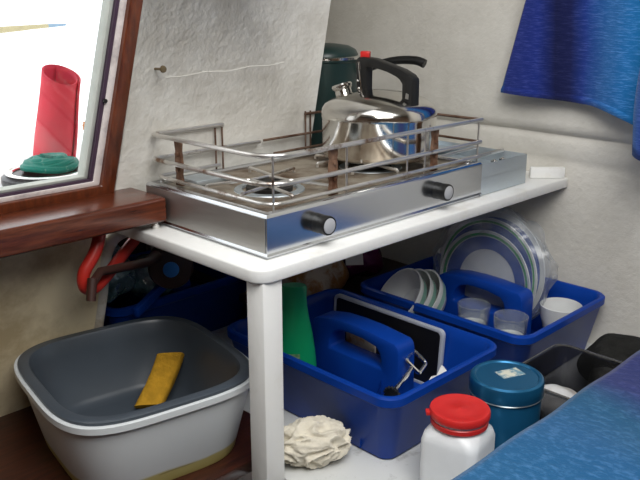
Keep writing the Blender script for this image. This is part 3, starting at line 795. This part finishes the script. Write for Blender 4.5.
# cotton rag: folded heap with fringe
g = G()
def ragf(p):
    q = p*2.1 + Vector((noise.noise(p*1.3), noise.noise(p*1.3 + Vector((4,4,4))), noise.noise(p*1.3 + Vector((8,1,2)))))*.8
    n1 = 1-abs(noise.noise(q + Vector((3,8,0))))*3.5; n2 = 1-abs(noise.noise(q*2.2 + Vector((9,1,5))))*3
    k = 1.04 + .17*n1 + .035*n2 + .02*noise.noise(p*9)
    v = Vector((p.x*.060*k, p.y*.040*k, (p.z*.034 + .006)*k))
    v.x += .012*noise.noise(p*1.1 + Vector((2,2,2)))
    return Vector((v.x*.86 + v.y*.3, v.y*.9 - v.x*.42, max(v.z, -.0245 + .002*noise.noise(p*5))))
g.sphere((.070,-.020,.0275), 1, (1,1,1), 6, ragf)
single('cotton_rag', g, 'rag', (.07,-.02,0), 'crumpled cream cotton rag heaped at the foot of the post', 'rag', angle=80)
g = crumple((-.080,.002,-.064), (.062,.040,.058), .018, 20, 2, -.054)
single('woolly_cloth', g, 'furry', (-.075,.012,-.12), 'dark woolly cloth on the low floor in front of the wooden board edge', 'cloth')

# ------------------------------------------------------------------ under the worktop: pump, hose, bags
g = G(); g.tube([(-.098,.305,.368), (-.112,.296,.335), (-.140,.298,.300), (-.140,.300,.274), (-.116,.312,.262), (-.080,.330,.272), (-.030,.355,.295), (.012,.375,.312), (.045,.405,.320), (.09,.46,.32)], .0105, 12, corner=.03)
single('red_hose', g, 'hose', (-.09,.31,.26), 'thick red rubber hose looping down from under the wooden beam', 'hose')
pb = Vector((.096,.395,.228))
pm = thing('hand_pump', pb, 'brown hand pump with blue round badge and lever under the worktop', 'pump')
fx = Vector((-.55,-.83,.0)).normalized(); m = at(*pb) @ fx.to_track_quat('Z','Y').to_matrix().to_4x4()
g = G(); g.lathe([(0,-.05), (.040,-.05), (.044,-.042), (.044,-.004), (.040,.003), (.020,.007), (0,.007)], (0,0,0), 36, m); pbod = part('body', g, 'pump', pm)
g = G(); g.lathe([(.0155,.0065), (.0155,.0095), (.013,.0105), (0,.0105)], (0,0,0), 28, m); part('badge', g, 'badge', pm, 'round blue badge')
g = G()
g.tube([pb + Vector((-.030,.004,.030)), pb + Vector((-.085,-.05,.044)), (-.112,.292,.298), (-.136,.274,.290)], [.012,.0085,.0075,.0075], 12)
g.tube([(-.136,.275,.297), (-.146,.268,.262)], .0080, 12); part('lever', g, 'pump', pm)
g = G(); g.box(.13,.17,.44,.46,.18,.335,.004); part('bracket', g, 'steel_dull', pm)

def bag(c, sc, seed, label, mat='bag_blue'):
    g = crumple(c, sc, .018, 22, seed, -sc[2]*.9)
    single('plastic_bag', g, mat, (c[0], c[1], c[2]-sc[2]), label, 'bag', 'bluish plastic bags in the locker', angle=70)
bag((.035,.53,.20), (.055,.05,.062), 3, 'bluish clear plastic bag at the left end of the dark locker behind the hose')
bag((.150,.545,.16), (.060,.05,.045), 6, 'bluish clear plastic bag in the dark locker just below the hand pump')
g = G(); m = at(.115,.475,.155) @ rotm('Z', 23) @ rotm('Y', -13); g.box(-.085,.085,-.006,.006,-.011,.011,.004, mat=m)
single('blue_strap', g, 'blue_plastic', (.115,.475,.14), 'dark blue strip slanting in front of the plastic bags behind the basins', 'strip')

def packet(c, L, w, h, rz, seed, mat, label):
    g = G()
    def f(i, j):
        a = 2*PI*i; t = j*2-1; k = max(.0, 1-abs(t)**3)**.5
        p = Vector((t*L/2, math.cos(a)*w/2*(.55+.45*k), math.sin(a)*h/2*k))
        p += Vector((0, noise.noise(p*30 + Vector((seed,0,0))), noise.noise(p*30 + Vector((0,seed,0)))))*.010
        return p
    g.grid(33, 24, f); g.xf(at(*c) @ rotm('Z', rz) @ rotm('X', 28))
    t = thing('food_packet', (c[0], c[1], c[2]-h/2), label, 'packet')
    part('wrapper', g, mat, t, angle=60); return t
pk = packet((.455,.365,.130), .17, .12, .10, 12, 2, 'packet_brown', 'brown and cream food packet under the worktop behind the nearest caddy')
pk2 = packet((.585,.375,.142), .15, .11, .10, -20, 5, 'packet_purple', 'shiny purple foil packet with white sticker under the worktop')
g = G(); g.box(-.020,.020,-.014,.014,0,.001, mat=at(.540,.320,.160) @ rotm('Z', -40) @ rotm('X', 55)); part('sticker', g, 'paper', pk2, 'white price sticker')
# supports under the packets: a low wooden locker shelf
g = G(); g.box(.35,.79,.295,.78,.060,.078,.002); structure('trim_2', g, 'dark_floor')

# ------------------------------------------------------------------ settee and curtain
sg = G()
def setf(i, j):
    x = -.75 + 1.53*i; 
    q = [(-.350,.0), (-.348,.10), (-.345,.142), (-.350,.155), (-.362,.162), (-.40,.164), (-.60,.168), (-1.0,.166)]
    k = j*(len(q)-1); a = min(int(k), len(q)-2); t = k-a
    y = q[a][0]*(1-t)+q[a+1][0]*t; z = q[a][1]*(1-t)+q[a+1][1]*t
    w = .0022*noise.noise(Vector((x*7, y*7, 2))) + .0008*math.sin(x*34+y*9)
    return Vector((x, y + .6*w, z + w*(1 if z > .1 else 0)))
sg.grid(160, 40, setf)
sg.box(-.75,.78,-1.0,-.356,-.0,.15)
single('settee_cushion', sg, 'settee', (0,-.6,0), 'settee seat covered in woven blue and turquoise cloth at bottom right', 'settee', angle=80)
ct = thing('curtain', (.77,.13,.53), 'woven blue and turquoise curtain hanging on the hull at top right', 'curtain')
g = G()
def curf(i, j):
    y = .113 - .335*i; 
    hem = .534 - .016*i - .028*max(0, (i-.6)/.4)**1.6
    z = hem + (1.25-hem)*j
    y -= .24*(z-.53)*(1-i)*(1 if z < .9 else .9/z)
    x = .782 - .010*math.sin(i*9+.6)*(1-.3*j) - .026*max(0, (i-.62)/.38)**1.5 - .004*noise.noise(Vector((y*12, z*3, 0)))
    return Vector((x, y, z))
g.grid(90, 50, curf)
pa = part('panel', g, 'curtain', ct, angle=80)
md = pa.modifiers.new('thickness', 'SOLIDIFY'); md.thickness = .003
g = G()
g.grid(90, 8, lambda i, j: curf(i, (.0005 + .020*j)) + Vector((-.0035 - .0025*math.sin(j*PI), 0, -.001)))
hm = part('hem', g, 'curtain', pa, angle=80)
g = G()
def fold(i, j):
    a = i*PI*1.15 - .3; hem = .458 - .028*i
    z = hem + (1.25-hem)*j
    c = Vector((.722, -.248, 0)); r = .030 - .004*math.sin(z*20)
    return Vector((c.x - r*math.sin(a)*1.0, c.y + r*1.1*math.cos(a), z))
g.grid(30, 40, fold)
pf = part('side_fold', g, 'curtain', ct, angle=80)
md = pf.modifiers.new('thickness', 'SOLIDIFY'); md.thickness = .003

# ------------------------------------------------------------------ outside the window: winch, rope, red cover
wx = Vector((.088,.86,.3225))
w = thing('deck_winch', wx, 'dark metal deck winch outside the window wound with teal rope', 'winch')
g = G(); g.lathe([(0,0), (.095,0), (.098,.006), (.098,.020), (.088,.024), (.088,.026), (.08,.027), (0,.027)], wx, 48); part('base', g, 'winch', w)
g = G(); g.lathe([(.086,.0265), (.089,.029), (.086,.031), (.076,.031), (.073,.0285)], wx, 48); part('ring', g, 'chrome', w)
rp = thing('coiled_rope', wx + Vector((.012,0,.03)), 'coil of teal rope lying on the deck winch outside the window', 'rope')
g = G()
pts = []
for k in range(150):
    a = 2*PI*k/28; q = k/150
    pts.append(wx + Vector((.012 + (.062-.040*q)*math.cos(a), (.062-.040*q)*math.sin(a), .037 + .018*math.sin(q*PI*.5) + .003*math.sin(a*2.3))))
g.tube(pts, .0085, 8); part('coil', g, 'rope', rp)
rc = Vector((.21,.985,.3225))
t = thing('rolled_cover', rc, 'upright roll of red canvas standing on deck outside the window', 'cover')
g = G()
def roll(i, j):
    a = -.9 + 2*PI*1.35*i; r = (.049 - .010*i)*(1 + .10*max(0,.6-j) + .05*math.sin(j*5))
    z = (.228 + .022*math.sin(a - .1))*j
    off = Vector((-.045*(1-j), 0, 0))
    return rc + off + Vector((r*math.cos(a), r*math.sin(a), z))
g.grid(64, 20, roll)
o = part('canvas', g, 'red_cover', t, angle=70); md = o.modifiers.new('thickness', 'SOLIDIFY'); md.thickness = .004
g = G()
for k in range(3):
    g.box(-.012,.012,-.006,.006,-.008,.008,.002, mat=at(.30,1.04,.352+.028*k))
g.tube([(.30,1.05,.322), (.30,1.05,.42)], .006, 8)
single('marker_pole', g, 'orange', (.30,1.05,.3225), 'orange marked short pole on deck right of the red roll', 'pole')

sp = thing('spar', (1.24,4.0,-.2), 'pale yellow spar with blue tip seen far off through the window', 'spar')
g = G(); g.tube([(1.25,4.0,.522), (1.72,4.0,.545)], [.022,.012], 10); g.tube([(1.25,4.03,.50), (1.60,4.03,.527)], .006, 8); part('pole', g, 'spar_yellow', sp)
g = G(); g.tube([(1.72,4.0,.545), (1.84,4.0,.549)], [.012,.007], 10); part('tip', g, 'spar_blue', sp)
g = G(); g.tube([(1.24,4.0,-.2), (1.24,4.0,.9)], .03, 10); part('post', g, 'spar_yellow', sp)

# ------------------------------------------------------------------ light
wd = bpy.data.worlds.new('sky'); scene.world = wd; wd.use_nodes = True
bg = wd.node_tree.nodes['Background']; bg.inputs['Color'].default_value = (.97,.985,1,1); bg.inputs['Strength'].default_value = 2.0
def area(name, loc, target, sx, sy, power, col):
    l = bpy.data.lights.new(name, 'AREA'); l.shape = 'RECTANGLE'; l.size = sx; l.size_y = sy; l.energy = power; l.color = col
    o = bpy.data.objects.new(name, l); COL.objects.link(o); o.location = loc
    o.rotation_euler = (Vector(target)-Vector(loc)).to_track_quat('-Z','Y').to_euler(); return o
area('hatch_daylight', (-.42,-.85,1.46), (.15,.1,.3), .85, .85, 21, (1,.985,.95))

# ------------------------------------------------------------------ camera
cd = bpy.data.cameras.new('camera'); cam = bpy.data.objects.new('camera', cd); COL.objects.link(cam)
cam.location = (-.745,-.855,.738); cam.rotation_euler = (PI/2-.297, 0, -PI/4)
cd.sensor_width = 36; cd.lens = 806/640*36; cd.clip_start = .02
scene.camera = cam
scene.view_settings.view_transform = 'Standard'; scene.view_settings.look = 'None'
scene.view_settings.gamma = 1; scene.view_settings.use_curve_mapping = False
scene.view_settings.exposure = 0
for o in bpy.data.objects:
    if '_base' in o: del o['_base']
